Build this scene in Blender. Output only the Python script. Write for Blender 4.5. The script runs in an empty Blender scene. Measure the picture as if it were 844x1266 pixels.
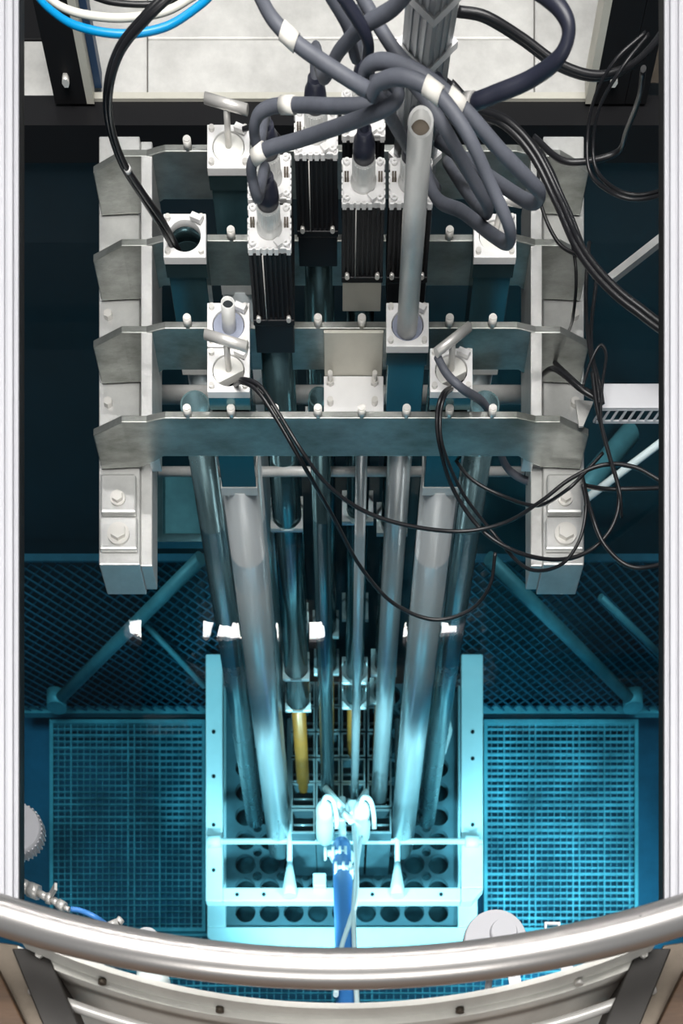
import bpy, bmesh, math, random
from mathutils import Vector, Matrix
random.seed(7)
S = bpy.context.scene
COL = S.collection

# ------------------------------------------------------------------ camera, world, lights
F, CU, CV, ZC = 1300.0, 422.0, 1750.0, 1.86       # focal length (px), principal point (px), camera height
cam_d = bpy.data.cameras.new('camera'); cam = bpy.data.objects.new('camera', cam_d); COL.objects.link(cam)
cam.location = (0, 0, ZC); cam.rotation_euler = (0, 0, 0)
cam_d.sensor_width = 36; cam_d.sensor_fit = 'AUTO'
cam_d.lens = F/1266*36
cam_d.shift_y = (CV-633)/1266
cam_d.clip_start = .05; cam_d.clip_end = 60
cam_d.dof.use_dof = True; cam_d.dof.focus_distance = 1.83; cam_d.dof.aperture_fstop = 5.6
S.camera = cam
S.view_settings.view_transform = 'Standard'; S.view_settings.look = 'None'
S.view_settings.gamma = 1; S.view_settings.use_curve_mapping = False
S.view_settings.exposure = 0.0
S.cycles.use_denoising = True
S.cycles.max_bounces = 8; S.cycles.transparent_max_bounces = 12; S.cycles.volume_bounces = 0
S.cycles.caustics_reflective = False; S.cycles.caustics_refractive = False

w = bpy.data.worlds.new('hall'); S.world = w; w.use_nodes = True
w.node_tree.nodes['Background'].inputs[0].default_value = (.80, .92, 1.0, 1)
w.node_tree.nodes['Background'].inputs[1].default_value = .13

def area(name, loc, target, sx, sy, power, color=(1, 1, 1)):
    l = bpy.data.lights.new(name, 'AREA'); l.shape = 'RECTANGLE'; l.size = sx; l.size_y = sy
    l.energy = power; l.color = color
    o = bpy.data.objects.new(name, l); COL.objects.link(o); o.location = loc
    o.rotation_euler = (Vector(target)-Vector(loc)).to_track_quat('-Z', 'Y').to_euler()
    return o
def spot(name, loc, target, power, color, angle=80, r=.05, blend=.7):
    l = bpy.data.lights.new(name, 'SPOT'); l.energy = power; l.color = color
    l.spot_size = math.radians(angle); l.spot_blend = blend; l.shadow_soft_size = r
    o = bpy.data.objects.new(name, l); COL.objects.link(o); o.location = loc
    o.rotation_euler = (Vector(target)-Vector(loc)).to_track_quat('-Z', 'Y').to_euler()
    return o
area('ceiling_luminaire', (0, .95, 4.5), (0, 1.7, 0), 3.2, 2.4, 370, (1, .98, .95))
area('kick_plate_fill', (0, -2.0, 1.75), (0, .5, .5), 2.0, .8, 26, (1, .97, .93))  # added fill light behind the camera, brightens the kick plate
WC = (1.0, .97, .95)
spot('pool_lamp_near', (-.30, .80, -.62), (0.0, 2.05, -1.5), 170, WC, 48, blend=.5)
spot('pool_lamp_near_b', (.42, .80, -.62), (0.05, 2.0, -1.5), 135, WC, 48, blend=.5)
spot('pool_lamp_right', (1.02, .85, -.75), (.72, 1.75, -1.75), 520, WC, 44, r=.16, blend=1.0)
spot('pool_lamp_left', (-1.02, .85, -.75), (-.75, 2.0, -1.75), 10, (.7, .95, 1), 112, r=.15)
spot('wall_fill_a', (-.35, .95, -.80), (-.35, .60, -1.25), 24, WC, 150)  # added fill, lights the near wall so the bridge plates reflect teal
spot('wall_fill_b', (.35, .95, -.80), (.35, .60, -1.25), 24, WC, 150)  # second added fill for the near wall

# ------------------------------------------------------------------ helpers
def at(u, v, z):
    d = ZC-z
    return Vector(((u-CU)*d/F, (CV-v)*d/F, z))
def kk(z): return (ZC-z)/F
def atY(u, v, y):
    d = y*F/(CV-v)
    return Vector(((u-CU)*d/F, y, ZC-d))

def tag(o, label=None, cat=None, group=None, kind=None):
    if label: o['label'] = label
    if cat: o['category'] = cat
    if group: o['group'] = group
    if kind: o['kind'] = kind
    return o
def wl(o):
    p = Vector((0, 0, 0))
    while o: p = p+o.location; o = o.parent
    return p
def thing(name, loc, label, cat, group=None):
    o = bpy.data.objects.new(name, None); COL.objects.link(o); o.location = loc
    o.empty_display_size = .05
    return tag(o, label, cat, group)

class MB:
    def __init__(s): s.bm = bmesh.new()
    def face(s, vs, smooth=False):
        try:
            f = s.bm.faces.new(vs); f.smooth = smooth; return f
        except ValueError: return None
    def hexa(s, P):      # 8 points: bottom ring 0-3, top ring 4-7
        v = [s.bm.verts.new(p) for p in P]
        for q in ((3,2,1,0),(4,5,6,7),(0,1,5,4),(1,2,6,5),(2,3,7,6),(3,0,4,7)): s.face([v[i] for i in q])
        return s
    def box(s, a, b):
        x0,y0,z0 = [min(a[i],b[i]) for i in range(3)]; x1,y1,z1 = [max(a[i],b[i]) for i in range(3)]
        return s.hexa([(x0,y0,z0),(x1,y0,z0),(x1,y1,z0),(x0,y1,z0),(x0,y0,z1),(x1,y0,z1),(x1,y1,z1),(x0,y1,z1)])
    def bar(s, p0, p1, wd, th, up=(0,0,1)):
        p0, p1 = Vector(p0), Vector(p1); t = (p1-p0).normalized(); up = Vector(up)
        if abs(t.dot(up)) > .98: up = Vector((0,1,0))
        a = t.cross(up).normalized()*wd/2; b = a.cross(t).normalized()*th/2
        return s.hexa([p0-a-b,p0+a-b,p1+a-b,p1-a-b,p0-a+b,p0+a+b,p1+a+b,p1-a+b])
    def prism(s, poly, z0, z1):
        lo = [s.bm.verts.new((p[0],p[1],z0)) for p in poly]; hi = [s.bm.verts.new((p[0],p[1],z1)) for p in poly]
        n = len(poly); s.face(hi); s.face(lo[::-1])
        for i in range(n): s.face([lo[i],lo[(i+1)%n],hi[(i+1)%n],hi[i]])
        return s
    def sweep(s, pts, r, n=12, cap=True, closed=False):
        pts = [Vector(p) for p in pts]; N = len(pts)
        rs = r if isinstance(r, (list, tuple)) else [r]*N
        rings = []; prev = None
        for i, p in enumerate(pts):
            t = (pts[min(i+1,N-1)]-pts[max(i-1,0)]).normalized()
            if prev is None:
                ref = Vector((0,0,1)) if abs(t.z) < .9 else Vector((1,0,0))
                a = t.cross(ref).normalized()
            else:
                a = (prev-t*prev.dot(t)).normalized()
            prev = a; b = t.cross(a)
            rings.append([s.bm.verts.new(p+(a*math.cos(2*math.pi*k/n)+b*math.sin(2*math.pi*k/n))*rs[i]) for k in range(n)])
        for i in range(N-1):
            for k in range(n):
                s.face([rings[i][k],rings[i][(k+1)%n],rings[i+1][(k+1)%n],rings[i+1][k]], True)
        if cap: s.face(rings[0][::-1]); s.face(rings[-1])
        return s
    def cyl(s, p0, p1, r0, r1=None, n=20, cap=True):
        return s.sweep([p0,p1],[r0, r0 if r1 is None else r1], n, cap)
    def pipe(s, p0, p1, ro, ri, n=28):   # open-ended hollow tube
        p0, p1 = Vector(p0), Vector(p1); t = (p1-p0).normalized()
        ref = Vector((0,0,1)) if abs(t.z) < .9 else Vector((1,0,0))
        a = t.cross(ref).normalized(); b = t.cross(a)
        R = []
        for p, r in ((p0,ro),(p1,ro),(p1,ri),(p0,ri)):
            R.append([s.bm.verts.new(p+(a*math.cos(2*math.pi*k/n)+b*math.sin(2*math.pi*k/n))*r) for k in range(n)])
        for j in range(4):
            A, B = R[j], R[(j+1)%4]
            for k in range(n): s.face([A[k],A[(k+1)%n],B[(k+1)%n],B[k]], j in (0,2))
        return s
    def lathe(s, c, prof, n=28):    # prof: (r, z) rising, about the vertical axis through c
        rings = []
        for r, z in prof:
            rings.append([s.bm.verts.new((c[0]+r*math.cos(2*math.pi*k/n), c[1]+r*math.sin(2*math.pi*k/n), c[2]+z)) for k in range(n)])
        for i in range(len(rings)-1):
            for k in range(n): s.face([rings[i][k],rings[i][(k+1)%n],rings[i+1][(k+1)%n],rings[i+1][k]], True)
        s.face(rings[0][::-1]); s.face(rings[-1])
        return s
    def holed(s, cx, cy, hx, hy, r, z0, z1, n=32):     # rectangular plate with a round hole
        ring = {}
        for z in (z0, z1):
            inn, out = [], []
            for k in range(n):
                a = 2*math.pi*(k+.5)/n; c, d = math.cos(a), math.sin(a)
                inn.append(s.bm.verts.new((cx+r*c, cy+r*d, z)))
                m = min(hx/abs(c), hy/abs(d)); x, y = c*m, d*m
                out.append([x, y])
            # snap nearest to corners
            for sx in (-1,1):
                for sy in (-1,1):
                    j = min(range(n), key=lambda q: (out[q][0]-sx*hx)**2+(out[q][1]-sy*hy)**2); out[j] = [sx*hx, sy*hy]
            ring[z] = (inn, [s.bm.verts.new((cx+x, cy+y, z)) for x, y in out])
        for k in range(n):
            q = (k+1)%n
            i1,o1 = ring[z1]; i0,o0 = ring[z0]
            s.face([i1[k],o1[k],o1[q],i1[q]]); s.face([i0[q],o0[q],o0[k],i0[k]])
            s.face([o0[k],o0[q],o1[q],o1[k]]); s.face([i0[q],i0[k],i1[k],i1[q]], True)
        return s
    def hexbolt(s, c, r, h, washer=0):
        c = Vector(c)
        if washer: s.cyl(c, c+Vector((0,0,.002)), washer, n=20)
        s.cyl(c, c+Vector((0,0,h)), r, n=6)
        for f in s.bm.faces:
            pass
        return s
    def build(s, name, mat, parent=None, bevel=0, flat=False):
        bm = s.bm
        bmesh.ops.recalc_face_normals(bm, faces=bm.faces)
        if flat:
            for f in bm.faces: f.smooth = False
        if parent: off = wl(parent)
        else:
            xs = [v.co.copy() for v in bm.verts]
            lo = Vector([min(p[i] for p in xs) for i in range(3)]); hi = Vector([max(p[i] for p in xs) for i in range(3)])
            off = Vector(((lo.x+hi.x)/2, (lo.y+hi.y)/2, lo.z))
        bmesh.ops.translate(bm, verts=bm.verts, vec=-off)
        me = bpy.data.meshes.new(name); bm.to_mesh(me); bm.free()
        me.materials.append(M[mat])
        o = bpy.data.objects.new(name, me); COL.objects.link(o)
        if parent: o.parent = parent
        else: o.location = off
        if bevel:
            m = o.modifiers.new('bevel', 'BEVEL'); m.width = bevel; m.segments = 2; m.limit_method = 'ANGLE'; m.angle_limit = math.radians(40)
        return o

def spline(pts, sub=8):
    P = [Vector(p) for p in pts]
    P = [P[0]*2-P[1]]+P+[P[-1]*2-P[-2]]
    out = []
    for i in range(1, len(P)-2):
        p0,p1,p2,p3 = P[i-1:i+3]
        for k in range(sub):
            t = k/sub
            out.append(.5*((2*p1)+(p2-p0)*t+(2*p0-5*p1+4*p2-p3)*t*t+(3*p1-p0-3*p2+p3)*t**3))
    out.append(P[-2]); return out

def kids(o): return [c for c in COL.objects if c.parent == o]
def copy_tree(o, parent=None):
    c = o.copy(); COL.objects.link(c)
    if parent: c.parent = parent
    for ch in kids(o): copy_tree(ch, c)
    return c

# ------------------------------------------------------------------ materials
M = {}
def mat(name, col, rough=.5, metal=0., var=0., vscale=8., bump=0., bscale=60., stretch=(1,1,1), col2=None, spec=.5):
    m = bpy.data.materials.new(name); m.use_nodes = True; nt = m.node_tree; b = nt.nodes['Principled BSDF']
    b.inputs['Base Color'].default_value = (*col, 1); b.inputs['Roughness'].default_value = rough
    b.inputs['Metallic'].default_value = metal; b.inputs['Specular IOR Level'].default_value = spec
    tc = nt.nodes.new('ShaderNodeTexCoord'); mp = nt.nodes.new('ShaderNodeMapping'); mp.inputs['Scale'].default_value = stretch
    nt.links.new(tc.outputs['Object'], mp.inputs['Vector'])
    if var:
        n = nt.nodes.new('ShaderNodeTexNoise'); n.inputs['Scale'].default_value = vscale; n.inputs['Detail'].default_value = 6; n.inputs['Roughness'].default_value = .65
        nt.links.new(mp.outputs[0], n.inputs['Vector'])
        r = nt.nodes.new('ShaderNodeValToRGB'); r.color_ramp.elements[0].position = .3; r.color_ramp.elements[1].position = .7
        c2 = col2 or tuple(c*(1-var) for c in col)
        r.color_ramp.elements[0].color = (*c2, 1); r.color_ramp.elements[1].color = (*col, 1)
        nt.links.new(n.outputs['Fac'], r.inputs[0]); nt.links.new(r.outputs[0], b.inputs['Base Color'])
        rr = nt.nodes.new('ShaderNodeMapRange'); rr.inputs[3].default_value = min(1, rough*1.2); rr.inputs[4].default_value = rough*.8
        nt.links.new(n.outputs['Fac'], rr.inputs[0]); nt.links.new(rr.outputs[0], b.inputs['Roughness'])
    if bump:
        n2 = nt.nodes.new('ShaderNodeTexNoise'); n2.inputs['Scale'].default_value = bscale; n2.inputs['Detail'].default_value = 4
        nt.links.new(mp.outputs[0], n2.inputs['Vector'])
        bp = nt.nodes.new('ShaderNodeBump'); bp.inputs['Strength'].default_value = bump; bp.inputs['Distance'].default_value = .004
        nt.links.new(n2.outputs['Fac'], bp.inputs['Height']); nt.links.new(bp.outputs[0], b.inputs['Normal'])
    M[name] = m; return m
mat('alu', (.82,.82,.80), .42, .72, .30, 9, .06, 120)
mat('alu_dull', (.46,.47,.45), .5, .45, .45, 7, .1, 90, col2=(.27,.27,.24))
mat('alu_web', (.44,.45,.43), .40, .84, .55, 9, .10, 50, (1,1,2.5), col2=(.19,.20,.18))
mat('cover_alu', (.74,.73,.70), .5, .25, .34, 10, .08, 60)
mat('white_plate', (.90,.89,.88), .42, .15, .10, 14)
mat('white_paint', (.74,.74,.77), .4, .0, .06, 5)
mat('plug_white', (.86,.85,.80), .45, .1, .12, 12)
mat('plug_grey', (.34,.37,.47), .45, .3, .15, 40)
mat('steel', (.74,.72,.69), .36, .45, .2, 14, .03, 100, (1,1,.2))
mat('steel_tube', (.74,.74,.72), .42, .2, .28, 16, .05, 60, (1,1,.25))
mat('rail_steel', (.66,.63,.61), .30, .88, .12, 20, .02, 200)
mat('screw', (.74,.72,.68), .35, .35)
mat('black_fin', (.012,.012,.014), .45, .2)
mat('black_paint', (.006,.006,.007), .6, spec=.2)
mat('black_cable', (.010,.010,.012), .35)
mat('grey_cable', (.115,.123,.150), .55, 0, .25, 25, .05, 200)
mat('boot', (.018,.02,.035), .4)
mat('connector', (.78,.78,.76), .35, .2, .15, 60)
mat('tape', (.85,.82,.76), .6, 0, .1, 20)
mat('blue_hose', (.0,.28,.62), .3)
mat('deep_blue_hose', (.05,.20,.52), .4)
mat('cream_hose', (.78,.76,.68), .4)
mat('beige_alu', (.66,.64,.56), .5, .3, .2, 8)
mat('uw_white', (.90,.92,.92), .55, .0, .08, 9)
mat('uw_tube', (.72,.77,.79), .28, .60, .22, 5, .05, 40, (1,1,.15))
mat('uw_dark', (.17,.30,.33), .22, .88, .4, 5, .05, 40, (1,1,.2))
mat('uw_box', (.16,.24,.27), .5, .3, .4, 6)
mat('dark_inside', (.006,.010,.013), .8)  # near-black, stands in for shade in hollows; frame bolts share it
mat('olive', (.46,.15,.02), .4, .1, .5, 9, col2=(.22,.09,.02))
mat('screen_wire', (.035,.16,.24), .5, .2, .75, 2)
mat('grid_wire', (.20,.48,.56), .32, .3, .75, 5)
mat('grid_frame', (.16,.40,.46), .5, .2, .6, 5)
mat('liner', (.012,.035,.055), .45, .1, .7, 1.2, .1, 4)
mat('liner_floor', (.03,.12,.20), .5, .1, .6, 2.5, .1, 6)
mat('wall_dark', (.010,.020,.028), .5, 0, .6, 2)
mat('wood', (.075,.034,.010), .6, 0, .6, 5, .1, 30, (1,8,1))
mat('liner_near_lit', (.10,.30,.36), .5, .1, .4, 2)  # lit look put into the colour, for reflections in the bridge plates
mat('cover_bright', (.88,.86,.80), .5, .05, .25, 8, .05, 60)
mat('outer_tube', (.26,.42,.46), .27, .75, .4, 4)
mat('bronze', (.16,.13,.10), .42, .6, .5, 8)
mat('mast_alu', (.50,.53,.56), .3, .7, .15, 4, 0, 60, (1,1,.1))
mat('navy', (.02,.05,.11), .5)
mat('rail_paint', (.46,.46,.49), .4, 0, .06, 5)
mat('cap_paint', (.40,.40,.425), .45, 0, .05, 5)
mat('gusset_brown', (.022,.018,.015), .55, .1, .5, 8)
mat('glassy', (.7,.8,.8), .1, .0)

# water: clear surface with Fresnel mirror, absorbing body
m = bpy.data.materials.new('water'); m.use_nodes = True; nt = m.node_tree; nt.nodes.clear()
out = nt.nodes.new('ShaderNodeOutputMaterial'); mx = nt.nodes.new('ShaderNodeMixShader'); fr = nt.nodes.new('ShaderNodeFresnel'); fr.inputs['IOR'].default_value = 1.333
tr = nt.nodes.new('ShaderNodeBsdfTransparent'); gl = nt.nodes.new('ShaderNodeBsdfGlossy'); gl.inputs['Roughness'].default_value = .0
nz = nt.nodes.new('ShaderNodeTexNoise'); nz.inputs['Scale'].default_value = 5; bp = nt.nodes.new('ShaderNodeBump'); bp.inputs['Strength'].default_value = .03; bp.inputs['Distance'].default_value = .02
tcw = nt.nodes.new('ShaderNodeTexCoord'); nt.links.new(tcw.outputs['Object'], nz.inputs['Vector'])
nt.links.new(nz.outputs['Fac'], bp.inputs['Height']); nt.links.new(bp.outputs[0], gl.inputs['Normal'])
nt.links.new(fr.outputs[0], mx.inputs[0]); nt.links.new(tr.outputs[0], mx.inputs[1]); nt.links.new(gl.outputs[0], mx.inputs[2])
nt.links.new(mx.outputs[0], out.inputs['Surface'])
va = nt.nodes.new('ShaderNodeVolumeAbsorption')
SIG = (.62, .19, .11)
dens = max(SIG); va.inputs['Density'].default_value = dens; va.inputs['Color'].default_value = tuple(1-s/dens for s in SIG)+(1,)
nt.links.new(va.outputs[0], out.inputs['Volume'])
M['water'] = m
def emit(name, col, st):
    m = bpy.data.materials.new(name); m.use_nodes = True; nt = m.node_tree; nt.nodes.clear()
    o = nt.nodes.new('ShaderNodeOutputMaterial'); e = nt.nodes.new('ShaderNodeEmission'); e.inputs[0].default_value = (*col, 1); e.inputs[1].default_value = st
    nt.links.new(e.outputs[0], o.inputs[0]); M[name] = m
emit('lamp_tube', (1, .98, .95), 60)

# ------------------------------------------------------------------ setting: the pool
ZW, ZF = -.345, -1.82
WX, YN, YFAR = 1.34, .62, 2.46
def struct(name, mb, mt, **k): return tag(mb.build(name, mt, **k), kind='structure')
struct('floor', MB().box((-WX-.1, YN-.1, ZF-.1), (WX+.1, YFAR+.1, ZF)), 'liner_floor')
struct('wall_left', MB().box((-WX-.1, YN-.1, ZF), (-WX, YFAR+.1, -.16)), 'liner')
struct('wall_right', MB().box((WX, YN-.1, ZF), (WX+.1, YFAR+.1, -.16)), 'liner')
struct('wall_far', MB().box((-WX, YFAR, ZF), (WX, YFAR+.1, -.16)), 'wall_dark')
struct('wall_near', MB().box((-WX, YN-.1, ZF), (WX, YN, -.16)), 'liner_near_lit')
o = MB().box((-WX-.004, YN-.004, ZF-.004), (WX+.004, YFAR+.004, ZW)).build('pool_water', 'water')
tag(o, 'clear teal water filling the deep pool', 'water', kind='stuff')

# far deck of bright aluminium covers
ZD = -.14
def cover(u0, v0, u1, v1, label, dz=0, mt='cover_alu'):
    a, b = at(u0, v1, ZD+dz), at(u1, v0, ZD+dz)
    o = MB().box((a.x, a.y, ZD+dz-.03), (b.x, b.y, ZD+dz)).build('cover_plate', mt, bevel=.003)
    tag(o, label, 'cover plate', 'aluminium covers beyond the pool')
cover(110, -60, 181.5, 116, 'narrow scuffed aluminium cover plate left of the welded seam, beside the left black post')
cover(182.5, 48.5, 660, 116, 'wide aluminium cover plate nearest the black beam, under the cable bundle')
cover(182.5, -60, 660, 47.5, 'wide aluminium cover plate at the very top, behind the horizontal seam')
cover(661, -60, 740, 116, 'aluminium cover plate on the right, beside the right black post')
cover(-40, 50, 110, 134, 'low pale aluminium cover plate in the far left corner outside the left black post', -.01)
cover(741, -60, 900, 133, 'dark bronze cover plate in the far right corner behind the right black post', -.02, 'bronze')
cover(-60, -60, 109, 49, 'black plate standing in for dark machinery at top left behind the left black post', -.02, 'black_paint')  # added black plate in place of the dark machinery there

# black beam at the far edge
t = thing('edge_beam', at(422, 140, -.2), 'black steel beam running across the far edge of the pool', 'beam')
a, b = at(64, 118, ZD+.005), at(822, 118, ZD+.005)
MB().box((at(-60,0,ZD).x, YFAR-.012, ZD-.055), (b.x+.2, a.y, ZD+.005)).build('web', 'black_paint', t)
MB().box((at(88,0,ZD).x, a.y-.012, ZD+.005), (at(740,0,ZD).x, a.y, ZD+.010)).build('lip', 'beige_alu', t)

def black_post(u, label, mirror):
    p0 = at(u, 122, ZD+.01); t = thing('black_post', p0, label, 'post')
    s = -1 if mirror else 1
    MB().box((p0.x-.030, p0.y-.01, p0.z), (p0.x+.030, p0.y+.004, .95)).build('web', 'black_paint', t)
    MB().box((p0.x+s*.030, p0.y-.01, p0.z), (p0.x+s*.044, p0.y+.05, .95)).build('edge_strip', 'beige_alu', t)
    if not mirror: MB().box((p0.x+.0445, p0.y+.02, p0.z), (p0.x+.058, p0.y+.05, .8)).build('blue_strip', 'navy', t)
    else: MB().box((p0.x+.031, p0.y-.01, p0.z), (p0.x+.070, p0.y+.06, .95)).build('rear_web', 'black_paint', t)
    for z in (-.09, .30):
        o = MB().sweep([(p0.x, p0.y-.010, z), (p0.x, p0.y-.022, z)], .007, 6).build('bolt', 'screw', t)
    return t
black_post(88, 'black upright post with a pale edge strip at far left', False)
black_post(752, 'black upright post at far right behind the cables', True)

# ------------------------------------------------------------------ rim: side rails and curved guard rail
for sgn, lab in ((-1, 'white aluminium profile beam running along the left edge'), (1, 'white aluminium profile beam running along the right edge')):
    z1 = .42; u = 22 if sgn < 0 else 822
    xin = at(u, 0, z1).x; y0 = at(0, 1112, z1).y; y1 = at(0, -80, z1).y
    t = thing('side_rail', ((xin+sgn*.02), y0, z1-.08), lab, 'rail')
    MB().box((xin, y0, z1-.03), (xin+sgn*.0045, y1, z1-.002)).box((xin+sgn*.0045, y0, z1-.03), (xin+sgn*.085, y1, z1-.006)).box((xin+sgn*.007,y0,z1-.01),(xin+sgn*.016,y1,z1+.001)).box((xin+sgn*.019,y0,z1-.01),(xin+sgn*.030,y1,z1-.001)).build('profile', 'rail_paint', t, bevel=.003)
    MB().box((xin-sgn*.0012, y0+.002, z1-.026), (xin-sgn*.0002, y1, z1-.006)).build('dark_edge', 'black_paint', t)  # thin black strip along the inner edge of the profile

zr = .66
t = thing('guard_rail', at(422, 1198, .30), 'curved stainless steel guard rail with a riveted kick plate across the near end', 'railing')
def arc_px(pts, z, sub=10): return spline([at(u, v, z) for u, v in pts], sub)
def circ(u, vc, sag, half): 
    R = (half*half+sag*sag)/(2*sag); return vc-R+math.sqrt(max(0,R*R-(u-422)**2))
top = [at(u, circ(u, 1198, 67, 422), zr) for u in range(-90, 935, 16)]
MB().sweep(top, .0225, 24).build('top_rail', 'rail_steel', t)
# kick plate: curved vertical band
def band(fn, u0, u1, ztop, zbot, th, step=12):
    mb = MB(); prev = None
    for u in range(u0, u1+1, step):
        p = at(u, fn(u), ztop)
        n = Vector((p.x*-.9, 1, 0)).normalized() if False else Vector((0, 1, 0))
        q = [Vector((p.x, p.y, zbot)), Vector((p.x, p.y+th, zbot)), Vector((p.x, p.y+th, ztop)), Vector((p.x, p.y, ztop))]
        vs = [mb.bm.verts.new(x) for x in q]
        if prev:
            for i in range(4):
                f = mb.face([prev[i], vs[i], vs[(i+1)%4], prev[(i+1)%4]], False)
        else: mb.face(vs)
        prev = vs
    mb.face(prev[::-1]); return mb
zk = .548
kf = lambda u: circ(u, 1247, 87, 396)
kp = band(kf, 22, 822, zk, zk-.055, .007).build('kick_plate', 'cover_bright', t)
band(lambda u: circ(u, 1268, 89, 400), 22, 822, zk-.035, zk-.30, .010).build('kick_plate_skirt', 'cover_bright', t)
for u in (127, 272, 568, 715):
    p = at(u, kf(u)+22, zk-.03); pt = at(u, kf(u), zk); y = pt.y
    MB().sweep([(p.x, y, zk-.027), (p.x, y-.006, zk-.027)], .0055, 8).build('bolt', 'bronze' if u in (127,272,568) else 'screw', kp)
mid = [at(u, circ(u, 1302, 92, 412), .50) for u in range(38, 812, 14)]
MB().sweep(mid, .0075, 14).build('mid_rail', 'steel', t)
for s in (-1, 1):
    U = lambda u: u if s < 0 else 844-u
    z = .515
    P = [at(U(14),1172,z), at(U(56),1172,z), at(U(105),1285,z), at(U(60),1285,z)]
    P = P if s < 0 else P[::-1]
    mb = MB(); mb.prism([(p.x,p.y) for p in P], z-.10, z); mb.build('gusset', 'gusset_brown', t, bevel=.002)
    P = [at(U(-30),1160,z-.02), at(U(24),1168,z-.02), at(U(78),1290,z-.02), at(U(-30),1290,z-.02)]
    P = P if s < 0 else P[::-1]
    mb = MB(); mb.prism([(p.x,p.y) for p in P], z-.05, z-.02); mb.build('end_bracket', 'bronze', t, bevel=.002)
    p = at(U(49), 1181, z)
    MB().hexbolt(p, .005, .005).build('bolt', 'screw', t)
    z = .52
    P = [at(U(-60),1178,z), at(U(-8),1188,z), at(U(42),1290,z), at(U(-60),1290,z)]
    P = P if s < 0 else P[::-1]
    o = MB(); o.prism([(p.x,p.y) for p in P], z-.03, z); o = o.build('deck_board', 'wood', bevel=.002)
    tag(o, 'brown wooden deck corner outside the guard rail at bottom '+('left' if s < 0 else 'right'), 'deck')

struct('floor_deck', MB().box((-2.4, -1.6, .20), (2.4, .50, .245)), 'wood')

# ------------------------------------------------------------------ the support bridge
PX = ZC/F
br = thing('support_bridge', at(422, 420, -.17), 'welded aluminium bridge of four cross plates on two side beams over the water', 'bridge')
half = [(-.445,-.0300,-.097,-.003), (-.389,-.0075,-.097,0), (-.376,-.0075,-.097,0), (-.345,-.0075,-.085,0), (-.326,-.003,-.074,0), (-.311,0,-.074,0)]
cols = half+[(-x,a,b,c) for x,a,b,c in half[::-1]]
TH = .0125
BOLT_U = [232,286,340,393,447,502,555,608]
row_v = [517, 406, 298, 187]
plates = []
for v in row_v:
    yf = (CV-v)*PX
    mb = MB(); prev = None
    for x, zt, zb, yo in cols:
        vs = [mb.bm.verts.new(q) for q in ((x-.001, yf+yo, zb), (x-.001, yf+yo+TH, zb), (x-.001, yf+yo+TH, zt), (x-.001, yf+yo, zt))]
        if prev:
            for i in range(4): mb.face([prev[i], vs[i], vs[(i+1)%4], prev[(i+1)%4]])
        else: mb.face(vs)
        prev = vs
    mb.face(prev[::-1])
    cp = mb.build('cross_plate', 'alu_web', br, bevel=.0012)
    for i, u in enumerate(BOLT_U):
        x = (u-422)*PX
        b = MB(); b.cyl((x, yf+.007, 0), (x, yf+.007, .012), .0072, n=16).cyl((x, yf+.007, .012), (x, yf+.007, .0135), .0058, n=16); b.build('bolt', 'screw', cp)
    plates.append(cp)
for s in (-1, 1):
    x0, x1 = s*.452, s*.354
    y0, y1 = 1.586, 2.385
    sb = MB(); sb.box((x0, y0, -.172), (s*.376, y1, -.1)).box((s*.376, y0+.004, -.165), (x1, y1, -.108)); sb = sb.build('side_beam', 'alu', br, bevel=.002)
    lp = MB().box((s*.356, (CV-517)*PX+.004, -.11), (s*.336, (CV-187)*PX+.01, -.0078)).build('longitudinal_plate', 'alu', br, bevel=.0012)
    xc = s*.414
    k = kk(-.1)
    ya = at(0, 640, -.1).y; yb = at(0, 600, -.1).y
    br1 = MB().box((xc-.033, ya, -.1), (xc+.033, yb+.012, -.088)).build('clamp_plate', 'alu', sb, bevel=.004)
    ya = at(0, 684, -.1).y; yb = at(0, 644, -.1).y
    br2 = MB().box((xc-.035, ya, -.1), (xc+.035, yb, -.090)).build('clamp_plate', 'alu', sb, bevel=.003)
    p = at(0, 618, -.09); MB().cyl((xc, p.y, -.088), (xc, p.y, -.085), .014, n=20).cyl((xc, p.y, -.085), (xc, p.y, -.079), .0105, n=6).build('bolt', 'screw', sb, flat=True)
    p = at(0, 661, -.09); MB().cyl((xc+.001, p.y, -.090), (xc+.001, p.y, -.086), .0205, n=24).cyl((xc+.001, p.y, -.086), (xc+.001, p.y, -.079), .0150, n=6).build('bolt', 'screw', sb, flat=True)
    for v in (392, 500):   # small hold-down bolts between wings
        p = at(422+s*270, v, -.1); MB().cyl((xc+s*.02, p.y, -.1), (xc+s*.02, p.y, -.092), .008, n=6).build('bolt', 'screw', sb, flat=True)
# horizontal cross tubes under the bridge
for i, (v, u0, u1, z, r) in enumerate(((488, 188, 658, -.19, .014), (583, 196, 648, -.26, .008))):
    a, b = at(u0, v, z), at(u1, v, z)
    o = MB().cyl(a, b, r, n=18).build('cross_tube', 'steel_tube')
    tag(o, ['thick horizontal steel tube passing behind the hanging tubes under the front cross plate','thin horizontal steel rod low behind the hanging tubes, just above the water'][i], 'tube')

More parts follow.
